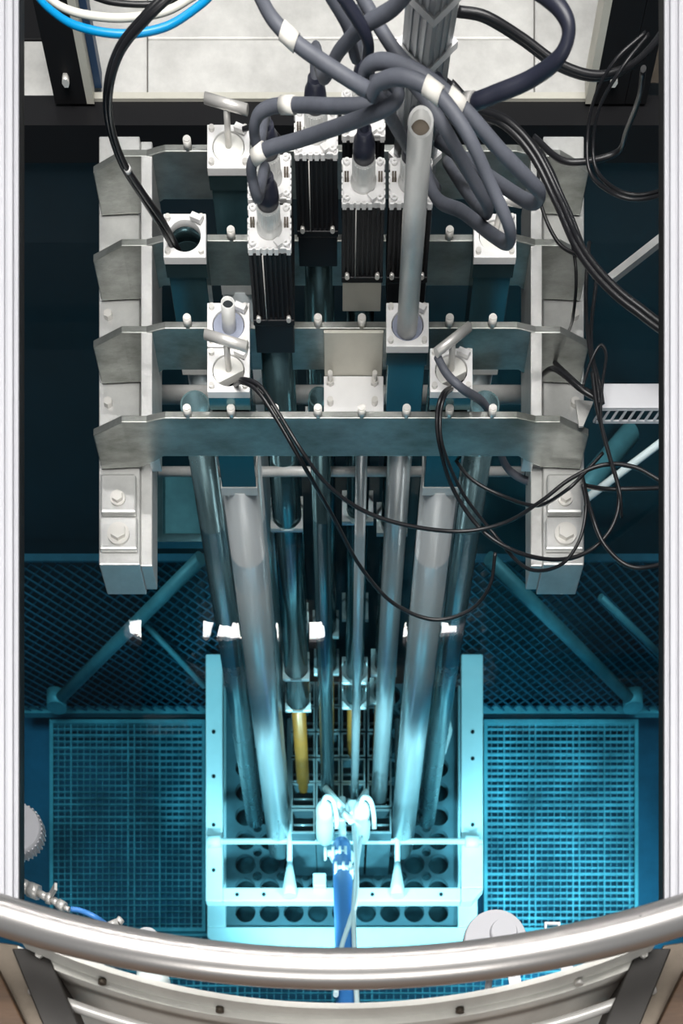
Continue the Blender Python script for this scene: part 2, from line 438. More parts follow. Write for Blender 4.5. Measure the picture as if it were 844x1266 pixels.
# ------------------------------------------------------------------ square-headed irradiation tubes
ZH = .037
H = .0368
def cell(u0, v0): return Vector(((u0-422)*PX, (CV-v0)*PX, 0))
def head(u0, v0, label, zbot=-1.50, tube_mat='uw_tube', r=.0365, clip=True, post=True, hole=.028):
    c = cell(u0, v0); t = thing('irradiation_tube', (c.x, c.y, zbot), label, 'tube', 'square headed tubes in the bridge')
    fl = MB().holed(c.x, c.y, H, H+.001, hole, ZH-.012, ZH).build('flange', 'white_plate', t, bevel=.001)
    for sx in (-1,1):
        for sy in (-1,1):
            MB().cyl((c.x+sx*.029, c.y+sy*.029, ZH), (c.x+sx*.029, c.y+sy*.029, ZH+.0045), .0048, n=12).build('screw', 'screw', fl)
    if clip:
        MB().bar((c.x+.012, c.y+.030, ZH+.004), (c.x+.030, c.y+.020, ZH+.006), .010, .006).build('clip', 'white_plate', fl)
    MB().holed(c.x, c.y, H-.001, H, hole+.001, .003, ZH-.0125).build('neck', 'uw_dark', t)
    MB().holed(c.x, c.y, H-.004, H-.003, hole+.001, -.155, .002).build('square_post', 'uw_dark' if post else 'uw_dark', t, bevel=.001)
    MB().holed(c.x, c.y, H-.002, H-.002, hole+.002, -.172, -.1555).build('collar', 'steel_tube', t)
    MB().pipe((c.x, c.y, zbot), (c.x, c.y, -.168), r, r-.003, 32).build('round_tube', tube_mat, t)
    MB().lathe((c.x,c.y,-.06), [(hole+.0005,0),(hole+.0005,.004)]).build('hole_shade', 'dark_inside', t)  # near-black disc painted in for the shade down the hole
    return t
head(285, 212, 'white square tube head with a tee handle, farthest back on the left')
head(232, 320, 'white square tube head with an open black hole taking the left black cable', r=.030)
head(285, 428, 'white square tube head on the left with a short pipe stub')
head(285, 483, 'white square tube head nearest on the left, its tee handle below the pipe stub')
head(608, 320, 'white square tube head on the right under the looping grey cables', r=.030)
head(502, 428, 'white square tube head carrying the tall standing pipe', r=.024)
head(555, 483, 'white square tube head nearest on the right with a slanted tee handle')

def plug(c, r, mt, label, cut=None, stem=True, bar=None, stemtop=.09, z=None):
    z = ZH-.010 if z is None else z
    t = thing('tube_plug', (c.x, c.y, z-.01), label, 'plug')
    poly = []
    for k in range(40):
        a = 2*math.pi*k/40; x, y = r*math.cos(a), r*math.sin(a)
        if cut:   # (nx, ny, d): remove the side beyond d along n
            nx, ny, d = cut; e = x*nx+y*ny
            if e > d: x -= nx*(e-d); y -= ny*(e-d)
        poly.append((c.x+x, c.y+y))
    MB().prism(poly, z-.006, z+.008).build('disc', mt, t, bevel=.0008)
    if bar:
        b0, b1 = at(*bar[0], stemtop), at(*bar[1], stemtop); mid = (b0+b1)/2
        q = Vector((c.x, c.y+.003, z+.008))
        MB().cyl(q, mid, .0055, n=14).build('stem', 'steel', t)
        MB().cyl(b0, b1, .0072, n=18).build('crossbar', 'steel', t)
    return t
RP = .0265
plug(cell(285,212), RP, 'plug_white', 'pale plug with a tee handle in the farthest left head', bar=((253,121),(306,136)))
plug(cell(285,483), RP, 'plug_white', 'pale cut away plug with a tee handle tilted down to the right, at front left', cut=(.45,-.89,.010), bar=((253,413),(306,429)), stemtop=.085)
plug(cell(555,483), RP, 'plug_white', 'pale cut away plug with a tee handle slanting up to the right, at front right', cut=(.45,-.89,.012), bar=((539,436),(580,404)), stemtop=.085)
plug(cell(608,320), RP, 'plug_white', 'pale plug with a tee handle half hidden by the looping grey cables', bar=((597,241),(646,250)), stemtop=.09)
t = plug(cell(285,428), RP, 'plug_grey', 'grey plug disc with a short open pipe stub, on the left')
c = cell(285,428); MB().pipe((c.x+.001, c.y-.004, .030), (c.x+.003, c.y-.002, .075), .0118, .0095).build('pipe_stub', 'steel_tube', t)
MB().cyl((c.x+.0028, c.y-.0022, .067), (c.x+.0029, c.y-.0021, .070), .0094, n=20).build('bore_shade', 'dark_inside', t)  # dark disc stands in for the shaded hollow of the stub
t = plug(cell(502,428), RP, 'plug_grey', 'dark grey plug disc around the foot of the tall standing pipe')
p0, p1 = at(503, 407, .036), at(520, 151, .42)
pd = (p1-p0).normalized()
o = MB().pipe(p0, p1, .0176, .0140, 36).build('standing_pipe', 'steel_tube'); tag(o, 'tall open ended aluminium pipe standing up in front of the cable bundle', 'pipe')
MB().cyl(p1-pd*.020, p1-pd*.016, .0139, n=24).build('bore_shade', 'bronze', o)  # darker disc imitates the shaded inside of the standing pipe

# ------------------------------------------------------------------ control-rod drive units
ZB, ZT = .034, .148
def drive(u0, v0, label, base='black_fin', ztop=ZT, h=.0368):
    c = cell(u0, v0); t = thing('rod_drive', (c.x, c.y, -1.4), label, 'drive unit', 'black finned drive units with white caps')
    w = h-.001; d = .0375
    # finned body
    mb = MB(); mb.box((c.x-w+.006, c.y-d+.006, ZB), (c.x+w-.006, c.y+d-.006, ztop-.008))
    n = 9
    for i in range(n):
        q = -w+.003+(2*w-.006)*i/(n-1)
        for s in (-1,1):
            y = c.y+s*(d-.006)
            mb.box((c.x+q-.0018, y, ZB+.004), (c.x+q+.0018, y+s*.005, ztop-.008))
            x = c.x+s*(w-.006)
            q2 = q*d/w
            mb.box((x, c.y+q2-.0018, ZB+.004), (x+s*.005, c.y+q2+.0018, ztop-.008))
    mb.build('finned_body', 'black_fin', t)
    # foot
    MB().box((c.x-w, c.y-d, ZB-.006), (c.x+w, c.y+d, ZB+.003)).build('foot_plate', 'black_fin', t, bevel=.001)
    MB().box((c.x-w+.002, c.y-d+.001, -.02), (c.x+w-.002, c.y+d-.002, ZB-.0065)).build('base_block', base, t, bevel=.001)
    for sx in (-1,1):
        MB().cyl((c.x+sx*.026, c.y-d+.002, ZB+.0065), (c.x+sx*.026, c.y-d-.004, ZB+.0065), .004, n=10).build('foot_bolt', 'screw', t)
    MB().sweep([(c.x-.012, c.y-d-.0012, ZB+.004), (c.x-.012, c.y-d-.0012, ztop-.008)], .0011, 6).build('wire', 'screw', t)
    # cap with toothed edge
    mb = MB(); mb.box((c.x-w+.003, c.y-d+.003, ztop-.009), (c.x+w-.003, c.y+d-.003, ztop-.001))
    mb.box((c.x-w+.002, c.y-d+.002, ztop-.003), (c.x+w-.002, c.y+d-.002, ztop))
    teeth = [-.031,-.019,-.009,.001,.011,.031]
    for q in teeth:
        for s in (-1,1):
            mb.box((c.x+q-.0034, c.y+s*(d-.004), ztop-.009), (c.x+q+.0034, c.y+s*d, ztop))
            mb.box((c.x+s*(w-.004), c.y+q-.0034, ztop-.009), (c.x+s*w, c.y+q+.0034, ztop))
    cap = mb.build('cap', 'white_plate', t, bevel=.0006)
    for sx in (-1,1):
        for sy in (-1,1):
            MB().pipe((c.x+sx*.027, c.y+sy*.029, ztop), (c.x+sx*.027, c.y+sy*.029, ztop+.004), .0052, .0026, 14).build('screw', 'white_plate', cap)
        MB().bar((c.x+sx*.0275-.002, c.y-.002, ztop+.003), (c.x+sx*.0275-.002, c.y+.009, ztop+.003), .003, .006).bar((c.x+sx*.0275+.002, c.y-.002, ztop+.003), (c.x+sx*.0275+.002, c.y+.009, ztop+.003), .003, .006).build('pin', 'bronze', cap)
    MB().bar((c.x+.010, c.y-d+.014, ztop+.002), (c.x+.018, c.y-d+.003, ztop+.003), .009, .004).build('tag', 'white_plate', cap)
    # connector
    cn = MB(); q = Vector((c.x, c.y-.002, ztop))
    prof = [(.021,0),(.021,.004),(.0185,.006)]
    cn.lathe(q, prof+[(.0180,.012),(.0180,.034),(.0172,.036)], 30)
    for k in range(26):
        a = 2*math.pi*k/26; cn.box((q.x+.018*math.cos(a)-.0009, q.y+.018*math.sin(a)-.0009, q.z+.012), (q.x+.018*math.cos(a)+.0009, q.y+.018*math.sin(a)+.0009, q.z+.033))
    cn = cn.build('connector', 'connector', t)
    MB().lathe(q+Vector((0,0,.0365)), [(.0178,0),(.0182,.010),(.0165,.020),(.0125,.026),(.0115,.034)], 26).build('boot', 'boot', cn)
    return t, q+Vector((0,0,.068))
D = {}
def off(v): return v
D['a1'] = drive(340, 340, 'finned drive unit in the left column, behind the front left unit')
D['a2'] = drive(340, 397, 'finned drive unit nearest on the left, its grey cable arching up at front left')
D['b1'] = drive(393, 289, 'finned drive unit between the left pair and the middle column, set further back')
D['c0'] = drive(447, 268, 'finned drive unit at the back of the middle column under the cable bundle')
D['c1'] = drive(447, 345, 'finned drive unit in the front of the middle column above the beige plate', base='beige_alu')
D['d1'] = drive(501, 345, 'finned drive unit on the right behind the tall standing pipe')

# guide tubes under the drives: (col, v0, tube end z, rod z0..z1)
def guide(u0, v0, parent, zt, zend, rod, plates_z, r=.031, mt='uw_dark'):
    c = cell(u0, v0)
    MB().cyl((c.x, c.y, zend), (c.x, c.y, -.021), r, n=28).build('guide_tube', mt, parent)
    for z in plates_z:
        pl = MB().holed(c.x, c.y, .0345, .0345, r+.0005, z-.004, z).build('spacer_plate', 'uw_tube', parent)
        for sx in (-1,1):
            for sy in (-1,1):
                mb = MB(); e = .0345
                mb.prism([(c.x+sx*e, c.y+sy*e), (c.x+sx*(e-.020), c.y+sy*e), (c.x+sx*e, c.y+sy*(e-.020))], z, z+.006)
                mb.build('corner_bracket', 'uw_white', pl)
    if rod:
        MB().lathe((c.x, c.y, rod[0]), [(.006,0),(.016,.03),(.0195,.06),(.0195,rod[1]-rod[0])], 22).build('absorber_rod', 'olive', parent)
guide(340, 397, D['a2'][0], 0, -.98, (-1.42,-.98), (-.40, -.86, -.98))
guide(340, 340, D['a1'][0], 0, -1.02, None, (-.80,))
guide(393, 289, D['b1'][0], 0, -1.07, (-1.40,-1.07), (-.36, -.92, -1.06), r=.028)
guide(447, 268, D['c0'][0], 0, -1.05, (-1.40,-1.05), (-.9,), r=.026)
guide(447, 345, D['c1'][0], 0, -1.08, (-1.36,-1.08), (-.47, -.98, -1.08), r=.024)
guide(501, 345, D['d1'][0], 0, -1.06, (-1.42,-1.06), (-.50, -.95, -1.06), r=.024)
# two bare guide tubes between the cross plates
for u0, v0, lab in ((555, 385, 'bare teal lit round tube on the right between the middle cross plates'), (285, 360, 'bare round steel tube seen behind the head with the pipe stub'), (393, 430, 'bare dark tube in the gap left of the beige plate'), (232, 440, 'long round tube at far left under the front cross plate'), (608, 440, 'long round tube at far right under the front cross plate')):
    c = cell(u0, v0); o = MB().pipe((c.x, c.y, -1.45), (c.x, c.y, -.09), .027 if u0 != 393 else .02, .024 if u0 != 393 else .017, 28).build('guide_tube', 'outer_tube' if u0 != 393 else 'uw_dark')
    tag(o, lab, 'tube')
# pale thin rod
c = cell(449, 455); o = MB().cyl((c.x, c.y, -1.30), (c.x, c.y, -.12), .0115, n=16).build('sampling_rod', 'uw_tube'); tag(o, 'thin pale rod running straight down to the white fittings on the core', 'rod')

# beige L-shaped bracket between the last two cross plates
t = thing('angle_bracket', at(437, 480, -.082), 'beige aluminium angle bracket bolted between the two front cross plates', 'bracket')
yf = (CV-406)*PX
x0, x1 = (400-422)*PX, (474-422)*PX
MB().box((x0, yf-.006, -.080), (x1, yf-.0005, -.0015)).build('upright_plate', 'beige_alu', t, bevel=.001)
MB().box((x0-.001, (CV-517)*PX+TH+.001, -.086), (x1+.003, yf-.007, -.078)).build('flat_plate', 'white_plate', t, bevel=.001)
for u, v in ((408,452),(463,452)):
    p = at(u, v, -.07); MB().cyl((p.x, yf-.020, -.078), (p.x, yf-.020, -.058), .0045, n=12).cyl((p.x, yf-.020, -.078), (p.x, yf-.020, -.072), .0075, n=6).build('stud', 'screw', t)
for u, v in ((408,497),(463,497)):
    p = at(u, v, -.075); MB().cyl((p.x, p.y, -.078), (p.x, p.y, -.069), .0055, n=12).build('stud', 'screw', t)

# ------------------------------------------------------------------ mast (square profile turned on its corner)
t = thing('mast', at(513, 190, -.3), 'silver square mast turned on its corner rising behind the standing pipe', 'mast')
segs = [(at(513,192,.09), .0335), (at(527.5,55,.33), .0335), (at(536,-12,.46), .0335), (at(560,-150,.7), .0335)]
low = Vector((segs[0][0].x-.004, segs[0][0].y+.002, -.5))
cen = [low]+[s[0] for s in segs]
for i in range(len(cen)-1):
    a, b = cen[i], cen[i+1]; q = .0365
    mb = MB()
    ring = lambda c, q: [c+Vector((0,-q,0)), c+Vector((q,0,0)), c+Vector((0,q,0)), c+Vector((-q,0,0))]
    mb.hexa(ring(a, q)+ring(b, q))
    for k in range(1, 4):
        for s in (-1, 1):
            f = k/4; o0 = Vector((s*q*f, -q*(1-f), 0)); n = Vector((s*.7,-.7,0))*.0016
            mb.bar(a+o0+n*.2, b+o0+n*.2, .006, .0025, up=n)
    mb.build('mast_section', 'mast_alu', t)
for c_, q in segs[:3]:
    q = .0450
    mb = MB(); mb.prism([(c_.x, c_.y-q), (c_.x+q, c_.y), (c_.x, c_.y+q), (c_.x-q, c_.y)], c_.z-.004, c_.z+.004); mb.build('joint_flange', 'white_plate', t)

# ------------------------------------------------------------------ cables
def cable(pts, r, mt, label, cat='cable', ties=(), group=None, name='cable', n=12, tie_mat='tape', sub=8):
    W3 = [at(*p) if not isinstance(p, Vector) else p for p in pts]
    if not isinstance(pts[-1], Vector) and pts[-1][0] >= 840 and pts[-1][2] < .28:     # carry it on to the underside of the right rail
        e = W3[-1]; W3[-1] = Vector((min(e.x, .47), e.y, e.z)) if e.x < .47 else e
        W3 += [Vector((e.x+.06, e.y-.01, e.z+.06)), Vector((e.x+.05, e.y-.01, .30)), Vector((.50, e.y, .392))]
    P = spline(W3, sub)
    o = MB().sweep(P, r, n).build(name, mt)
    tag(o, label, cat, group)
    for f, L in ties:
        i = int(f*(len(P)-1)); j = min(len(P)-2, max(1, i)); tdir = (P[j+1]-P[j-1]).normalized()
        MB().cyl(P[j]-tdir*L/2, P[j]+tdir*L/2, r*1.18, n=16).build('cable_tie', tie_mat, o)
    return o
G = 'grey_cable'; RG = .0080
tip = lambda k: D[k][1]
def up(k, h=.05, dy=.0, dx=0): return tip(k)+Vector((dx, dy, h))
gl = 'thick grey cables of the drive units'
cable([tip('a2')-Vector((0,0,.006)), up('a2',.012,.001,-.002), (319,243,.255), (311,216,.285), (314,197,.305), (331,184,.32), (372,172,.345), (430,152,.40), (478,133,.45), (493,116,.46), (480,100,.44), (455,105,.40)], RG, G, 'thick grey cable arching from the front left drive unit, pale tie near its bend', ties=((.42,.020),), group=gl, name='power_cable')
cable([tip('a1')-Vector((0,0,.006)), up('a1',.012,.001,-.002), (320,183,.255), (314,161,.285), (320,141,.305), (340,131,.32), (375,130,.345), (420,131,.38), (462,128,.40), (485,112,.40), (500,95,.38)], RG, G, 'thick grey cable bending right from the rear left drive unit, above the front one', ties=((.56,.026),), group=gl, name='power_cable')
cable([tip('b1')-Vector((0,0,.006)), up('b1',.03,.010,.002), (400,95,.36), (420,62,.42), (450,32,.46), (488,8,.5), (520,-30,.55)], RG, G, 'thick grey cable rising from the set back drive unit up to the mast top', group=gl, name='power_cable')
cable([tip('c1')-Vector((0,0,.006)), up('c1',.06,.0), (455,120,.36), (454,80,.42), (453,45,.46), (420,-10,.5)], .0075, 'boot', 'black thick cable standing straight up from the middle drive unit', group=gl, name='power_cable')
cable([tip('c0')-Vector((0,0,.006)), up('c0',.05,.01,-.01), (440,70,.40), (428,30,.44), (402,-15,.48)], .0072, G, 'dark cable from the back middle drive unit curving to the top edge', group=gl, name='power_cable')
cable([(316,-15,.5), (336,22,.5), (365,52,.49), (398,76,.48), (435,100,.47), (466,119,.45), (480,140,.40), (500,175,.25), (540,235,.12)], RG, G, 'thick grey cable entering at the top left of the bundle with a pale tie', ties=((.22,.022),), group=gl, name='power_cable')
cable([(448,112,.44), (452,85,.46), (475,76,.48), (520,92,.49), (570,132,.48), (620,188,.44), (655,224,.40), (668,240,.37), (655,250,.33), (610,222,.25), (565,190,.18), (535,170,.12)], RG, G, 'upper thick grey cable looping out furthest to the right over the bridge', ties=((.36,.024),), group=gl, name='power_cable')
cable([(458,118,.46), (470,101,.48), (500,96,.5), (540,116,.5), (577,165,.48), (605,225,.44), (629,280,.40), (628,300,.36), (608,290,.30), (572,262,.24), (535,238,.20), tip('d1')+Vector((.002,.0,.02)), tip('d1')-Vector((0,0,.006))], RG, G, 'thick grey cable looping lowest right and back behind the standing pipe', ties=((.24,.024),), group=gl, name='power_cable')
cable([(500,90,.42), (528,125,.42), (553,165,.40), (580,214,.36), (602,253,.32), (598,262,.26), (575,235,.16), (552,200,.08)], RG, G, 'short dark grey cable hanging down between the two right hand loops', group=gl, name='power_cable')
cable([(438,-20,.45), (470,35,.44), (495,72,.43), (520,96,.42), (545,120,.40)], RG, G, 'grey cable passing behind the mast from the top edge', group=gl, name='power_cable')
cable([(655,-20,.56), (690,8,.56), (703,38,.55), (690,72,.53), (655,98,.50), (615,115,.48), (580,127,.46), (555,120,.42), (540,100,.40)], .0086, 'boot', 'thick dark cable making a big loop at the upper right with a metal ferrule', ties=((.76,.020),), name='power_cable', tie_mat='steel')
B = 'black_cable'
def pair(pts, r, labels, gap=6, **k):
    for i, l in enumerate(labels):
        q = [(u+(i-.5)*gap*.7, v-(i-.5)*gap*.7, z+i*.004) if not isinstance(u, Vector) else u for (u, v, z) in pts]
        cable(q, r, B, l, **k)
pair([(565,14,.30), (600,21,.30), (645,48,.28), (690,80,.26), (735,94,.25), (775,84,.25), (803,60,.25), (825,30,.25)], .0045, ['black cable sagging across the upper right covers, upper strand of two', 'black cable sagging across the upper right covers, lower strand of two'], 5)
pair([(555,105,.2), (585,135,.18), (625,152,.16), (660,190,.14), (690,250,.12), (715,305,.12), (745,345,.12), (785,380,.12), (845,415,.12)], .0050, ['black cable running down the right side of the bridge, thicker right strand', 'black cable running down the right side of the bridge, left strand'], 7)
cable([(545,95,.2), (600,140,.15), (660,180,.13), (700,255,.10), (735,335,.10), (780,372,.1), (845,408,.1)], .004, B, 'black cable lowest of the bundle running down the right side')
cable([(668,185,.09), (690,230,.08), (707,300,.06), (712,345,.04), (708,392,-.02), (702,412,-.09)], .0028, B, 'thin black cable dropping over the right wings of the bridge')
cable([(665,188,.1), (668,250,.08), (690,300,.06), (720,320,.06), (735,345,.06)], .0028, B, 'thin black cable curving under the right loop onto the second wing')
cable([(798,40,.3), (760,75,.28), (735,120,.24), (726,170,.2), (730,215,.18), (760,240,.16), (795,246,.16), (845,228,.16)], .0026, B, 'thin black cable dropping from the right post and swinging to the right rail, outer strand')
cable([(802,42,.3), (768,85,.28), (742,130,.24), (733,175,.2), (738,212,.18), (765,236,.16), (800,240,.16), (845,220,.16)], .0026, B, 'thin black cable dropping from the right post and swinging to the right rail, inner strand')
cable([(795,85,.25), (790,120,.2), (775,160,.1), (760,190,.05), (700,200,.04), (660,170,.02)], .0045, B, 'black cable hanging beside the right post')
# left pair into the open head
ch = cell(232, 320)
endp = Vector((ch.x-.006, ch.y-.004, .0))
cable([(222,-15,.42), (185,20,.40), (152,60,.36), (137,105,.32), (137,150,.26), (152,198,.2), (178,240,.14), (203,276,.08), endp], .0046, B, 'black cable curving down into the open hole at left, strand with white clip', ties=((.66,.006),), tie_mat='white_plate')
cable([(214,-15,.41), (178,20,.39), (146,60,.35), (132,105,.31), (133,150,.25), (149,200,.19), (176,244,.13), (200,282,.07), endp+Vector((-.004,-.006,0))], .0046, B, 'black cable at the left curving down into the open hole, outer strand')
cable([(38,-15,.3), (60,10,.3), (95,32,.3), (150,42,.3), (205,33,.3), (250,4,.3), (268,-15,.3)], .0046, 'blue_hose', 'bright blue hose sagging across the upper left corner', cat='hose', name='blue_hose')
cable([(45,-15,.29), (75,8,.29), (110,19,.29), (155,22,.29), (205,14,.29), (245,-8,.29)], .0045, 'cream_hose', 'cream hose sagging above the blue hose at upper left', cat='hose', name='cream_hose')
cable([(105,-8,.27), (140,3,.27), (190,5,.27), (230,-6,.27)], .0034, B, 'short thin black cable at the very top left above the cream hose')
cable([(300,160,.07), (320,155,.08), (340,165,.08), (352,182,.06)], .0035, B, 'black cable circling the farthest left tee handle')
# lower loose cables
hc = cell(285, 483); hs = Vector((hc.x+.010, hc.y-.012, .02))
cable([hs, (300,469,.07), (322,478,.08), (345,512,.07), (372,556,.05), (405,600,.0), (450,632,-.05), (505,650,-.08), (570,657,-.1), (625,646,-.08), (668,620,-.03), (705,592,.0), (745,575,.02), (785,578,.02), (840,602,.02)], .0032, B, 'thin black cable from the front left head, swinging right past the right beam')
cable([hs+Vector((-.004,-.003,0)), (298,472,.065), (318,483,.075), (342,518,.06), (375,575,.02), (412,640,-.10), (445,700,-.2), (485,745,-.27), (535,766,-.30), (580,755,-.28), (605,725,-.24), (612,683,-.2)], .0036, B, 'long black cable from the front left head dipping lowest, almost to the water')
rc = cell(555, 483); rs = Vector((rc.x+.006, rc.y-.012, .02))
cable([(540,440,.075), (552,462,.07), (572,481,.06), (599,500,-.008), (611,532,-.06), (624,574,-.12), (645,592,-.14), (672,598,-.14)], .0062, G, 'short stout dark cable from the front right handle over the front cross plate')
cable([rs, (547,487,.06), (540,512,.05), (543,550,.02), (560,605,-.05), (595,655,-.1), (640,683,-.1), (690,692,-.05), (730,680,-.02), (757,650,0), (765,610,.02), (752,560,.03), (738,505,.04), (732,460,.05)], .0034, B, 'long black cable from the front right head looping under the right beam end')
cable([rs+Vector((.003,-.002,0)), (551,488,.06), (544,515,.05), (548,555,.02), (572,610,-.06), (610,660,-.12), (650,702,-.1), (690,700,-.05), (715,670,-.02), (724,630,0), (720,598,.02)], .0030, B, 'black cable from the front right head rising again along the beam end')
cable([(548,545,-.1), (580,590,-.1), (625,615,-.1), (665,625,-.06), (700,606,.0), (722,585,.01), (745,560,.02)], .0030, B, 'thin black cable passing behind the right beam end under the front cross plate')
cable([(719,585,-.08), (722,600,-.03), (730,632,.01), (748,675,0), (785,702,0), (845,688,0)], .0034, B, 'black cable drooping from the beam end to the right rail, lowest')
cable([(719,598,-.08), (730,602,-.02), (765,605,.01), (845,599,.01)], .0034, B, 'black cable running level from the beam end to the right rail')
cable([(720,478,.03), (731,445,.04), (742,427,.05), (749,440,.05), (744,480,.05), (744,530,.04), (765,605,.03), (768,640,.0)], .0026, B, 'thin black cable hanging in a tall loop at the end of the white duct')
cable([(728,300,.02), (724,360,.02), (727,420,.03), (737,470,.04), (741,500,.04)], .0034, B, 'black cable dropping straight to the end of the white duct, left strand')
cable([(738,340,.02), (731,400,.02), (732,440,.03), (741,475,.04), (745,500,.03)], .0034, B, 'black cable dropping straight to the end of the white duct, right strand')
cable([(666,474,-.07), (672,462,-.04), (684,456,.0), (700,466,.02), (716,480,.03), (735,492,.03)], .0042, B, 'black cable emerging from behind the right wing towards the white duct')
cable([(684,447,-.064), (700,462,-.02), (720,480,.02), (738,488,.02)], .0036, B, 'short black cable lying against the right wing beside the white duct')

# white slotted cable duct and bits at right
zd = .0
t = thing('cable_duct', at(785, 500, -.03), 'white slotted cable duct jutting in from the right rail', 'duct')
a, b = at(741, 504, zd), at(850, 474, zd); b.x = 1.338
MB().box((a.x, a.y, zd-.003), (b.x, b.y, zd)).build('lid', 'white_paint', t, bevel=.001)
mb = MB(); mb.box((a.x, a.y, zd-.030), (b.x, a.y+.003, zd-.0255)).box((a.x, a.y, zd-.006), (b.x, a.y+.003, zd-.0035))
n = 58
for i in range(n+1):
    x = a.x+(b.x-a.x)*i/n; mb.bar((x-.004, a.y+.0015, zd-.028), (x+.004, a.y+.0015, zd-.004), .003, .004, up=(0,1,0))
mb.build('slotted_side', 'white_paint', t)
MB().box((a.x, b.y-.003, zd-.030), (b.x, b.y, zd-.0035)).build('rear_side', 'white_paint', t)
p0, p1, p2, p3 = at(712,488,zd), at(735,490,zd), at(722,521,zd), at(717,521,zd)
mb = MB(); mb.prism([(p0.x,p0.y),(p3.x,p3.y),(p2.x,p2.y),(p1.x,p1.y)], zd-.012, zd-.009); mb.build('end_plate', 'cover_alu', t)
o = MB().bar(at(751,348,.02), at(751,348,.02)+(at(850,270,.02)-at(751,348,.02))*6.3, .012, .012).build('strut', 'alu'); tag(o, 'slim bright aluminium strut reaching in from the right rail above the white duct', 'strut')

# ------------------------------------------------------------------ the core below
ZG = -1.60
t = thing('core_frame', at(426, 1000, -1.45), 'white bolted frame standing around the core under water', 'frame')
zf = -1.42
def fbar(u0, v0, u1, v1, nm, th=.035, z=zf, mt='uw_white'):
    a, b = at(u0, v1, z), at(u1, v0, z); return MB().box((a.x, a.y, z-th), (b.x, b.y, z)).build(nm, mt, t, bevel=.004)
fl_ = fbar(254, 808, 275, 1114, 'left_bar'); fr_ = fbar(570, 808, 597, 1098, 'right_bar'); fb_ = fbar(275, 1097, 569.5, 1114, 'front_bar')
a = [at(570,1098,zf), at(570,1114,zf), at(584,1114,zf), at(597,1099,zf)]
mb = MB(); mb.prism([(p.x,p.y) for p in a], zf-.035, zf); mb.build('corner_gusset', 'uw_white', t)
for u, v in ((264,905),(264,960),(264,1020),(264,1076),(584,905),(584,938),(584,1020)):
    p = at(u, v, zf); MB().cyl((p.x,p.y,zf), (p.x,p.y,zf+.002), .006, n=10).build('bolt', 'dark_inside', t)
for u in (293,326,460,545):
    p = at(u, 1106, zf); MB().cyl((p.x,p.y,zf), (p.x,p.y,zf+.002), .006, n=10).build('bolt', 'dark_inside', t)
a, b = at(256, 1040, zf+.02), at(596, 1040, zf+.02)
MB().cyl(a, b, .0085, n=12).build('cross_rod', 'uw_white', t)
for u in (265, 583): 
    p = at(u, 1040, zf+.02); MB().cyl((p.x-.02,p.y,p.z), (p.x+.02,p.y,p.z), .017, n=12).build('rod_end', 'uw_white', t)
for u, s in ((358,-1),(491,1)):
    a, b = at(u, 890, zf+.025), at(u, 1078, zf+.025)
    tr_ = MB().cyl(a, b, .008, n=10).build('tie_rod', 'uw_white', t)
    MB().sweep([b+Vector((0,.03,0)), b, b+Vector((0,-.045,0)), b+Vector((0,-.075,0))], [.008,.013,.021,.021], 16).build('bell_fitting', 'uw_white', tr_)
p = at(395, 1097, zf); MB().box((p.x-.02,p.y-.01,p.z), (p.x+.02,p.y+.03,p.z+.03)).build('block', 'uw_white', t, bevel=.003)

# grid plate with round holes
def holes_plate(name, rect, circles, th, z, mtn, parent):
    cu = bpy.data.curves.new(name, 'CURVE'); cu.dimensions = '2D'; cu.fill_mode = 'BOTH'; cu.extrude = th/2
    def add(P):
        s = cu.splines.new('POLY'); s.points.add(len(P)-1)
        for i, (x, y) in enumerate(P): s.points[i].co = (x, y, 0, 1)
        s.use_cyclic_u = True
    add(rect)
    for x, y, r in circles: add([(x+r*math.cos(2*math.pi*k/20), y+r*math.sin(2*math.pi*k/20)) for k in range(20)])
    tmp = bpy.data.objects.new('tmp', cu); COL.objects.link(tmp)
    dg = bpy.context.evaluated_depsgraph_get(); me = bpy.data.meshes.new_from_object(tmp.evaluated_get(dg))
    bpy.data.objects.remove(tmp); bpy.data.curves.remove(cu)
    me.name = name; me.materials.clear(); me.materials.append(M[mtn])
    o = bpy.data.objects.new(name, me); COL.objects.link(o)
    if parent: o.parent = parent; o.location = Vector((0,0,z))-wl(parent)
    return o
gp = thing('grid_plate', at(426, 1000, ZG-.06), 'white perforated grid plate lying under the core on the pool floor', 'grid plate')
pitch = 30*kk(ZG)
a, b = at(279, 1146, ZG), at(566, 840, ZG)
circ_ = []
nx = int((b.x-a.x)/pitch); ny = int((b.y-a.y)/pitch)
ox = (b.x-a.x-nx*pitch)/2
for i in range(nx):
    for j in range(ny):
        x = a.x+ox+pitch*(i+.5); y = a.y+.018+pitch*(j+.5)
        circ_.append((x, y, pitch*.42))
        if i < nx-1 and j < ny-1: circ_.append((x+pitch/2, y+pitch/2, pitch*.19))
holes_plate('perforated_plate', [(a.x,a.y),(b.x,a.y),(b.x,b.y),(a.x,b.y)], circ_, .02, ZG-.03, 'uw_box', gp)
A, Bb = at(256, 1180, ZG), at(590, 838, ZG)
o = MB()
o.prism([(A.x+.05,A.y),(Bb.x-.06,A.y),(Bb.x,A.y+.05),(Bb.x,a.y),(A.x,a.y),(A.x,A.y+.06)], ZG-.05, ZG).box((A.x,a.y,ZG-.05),(a.x,Bb.y,ZG)).box((b.x,a.y,ZG-.05),(Bb.x,Bb.y,ZG))
o.build('border', 'uw_white', gp, bevel=.003)
MB().box((a.x, a.y, ZG-.12), (b.x, b.y, ZG-.11)).build('under_plate', 'uw_dark', gp)

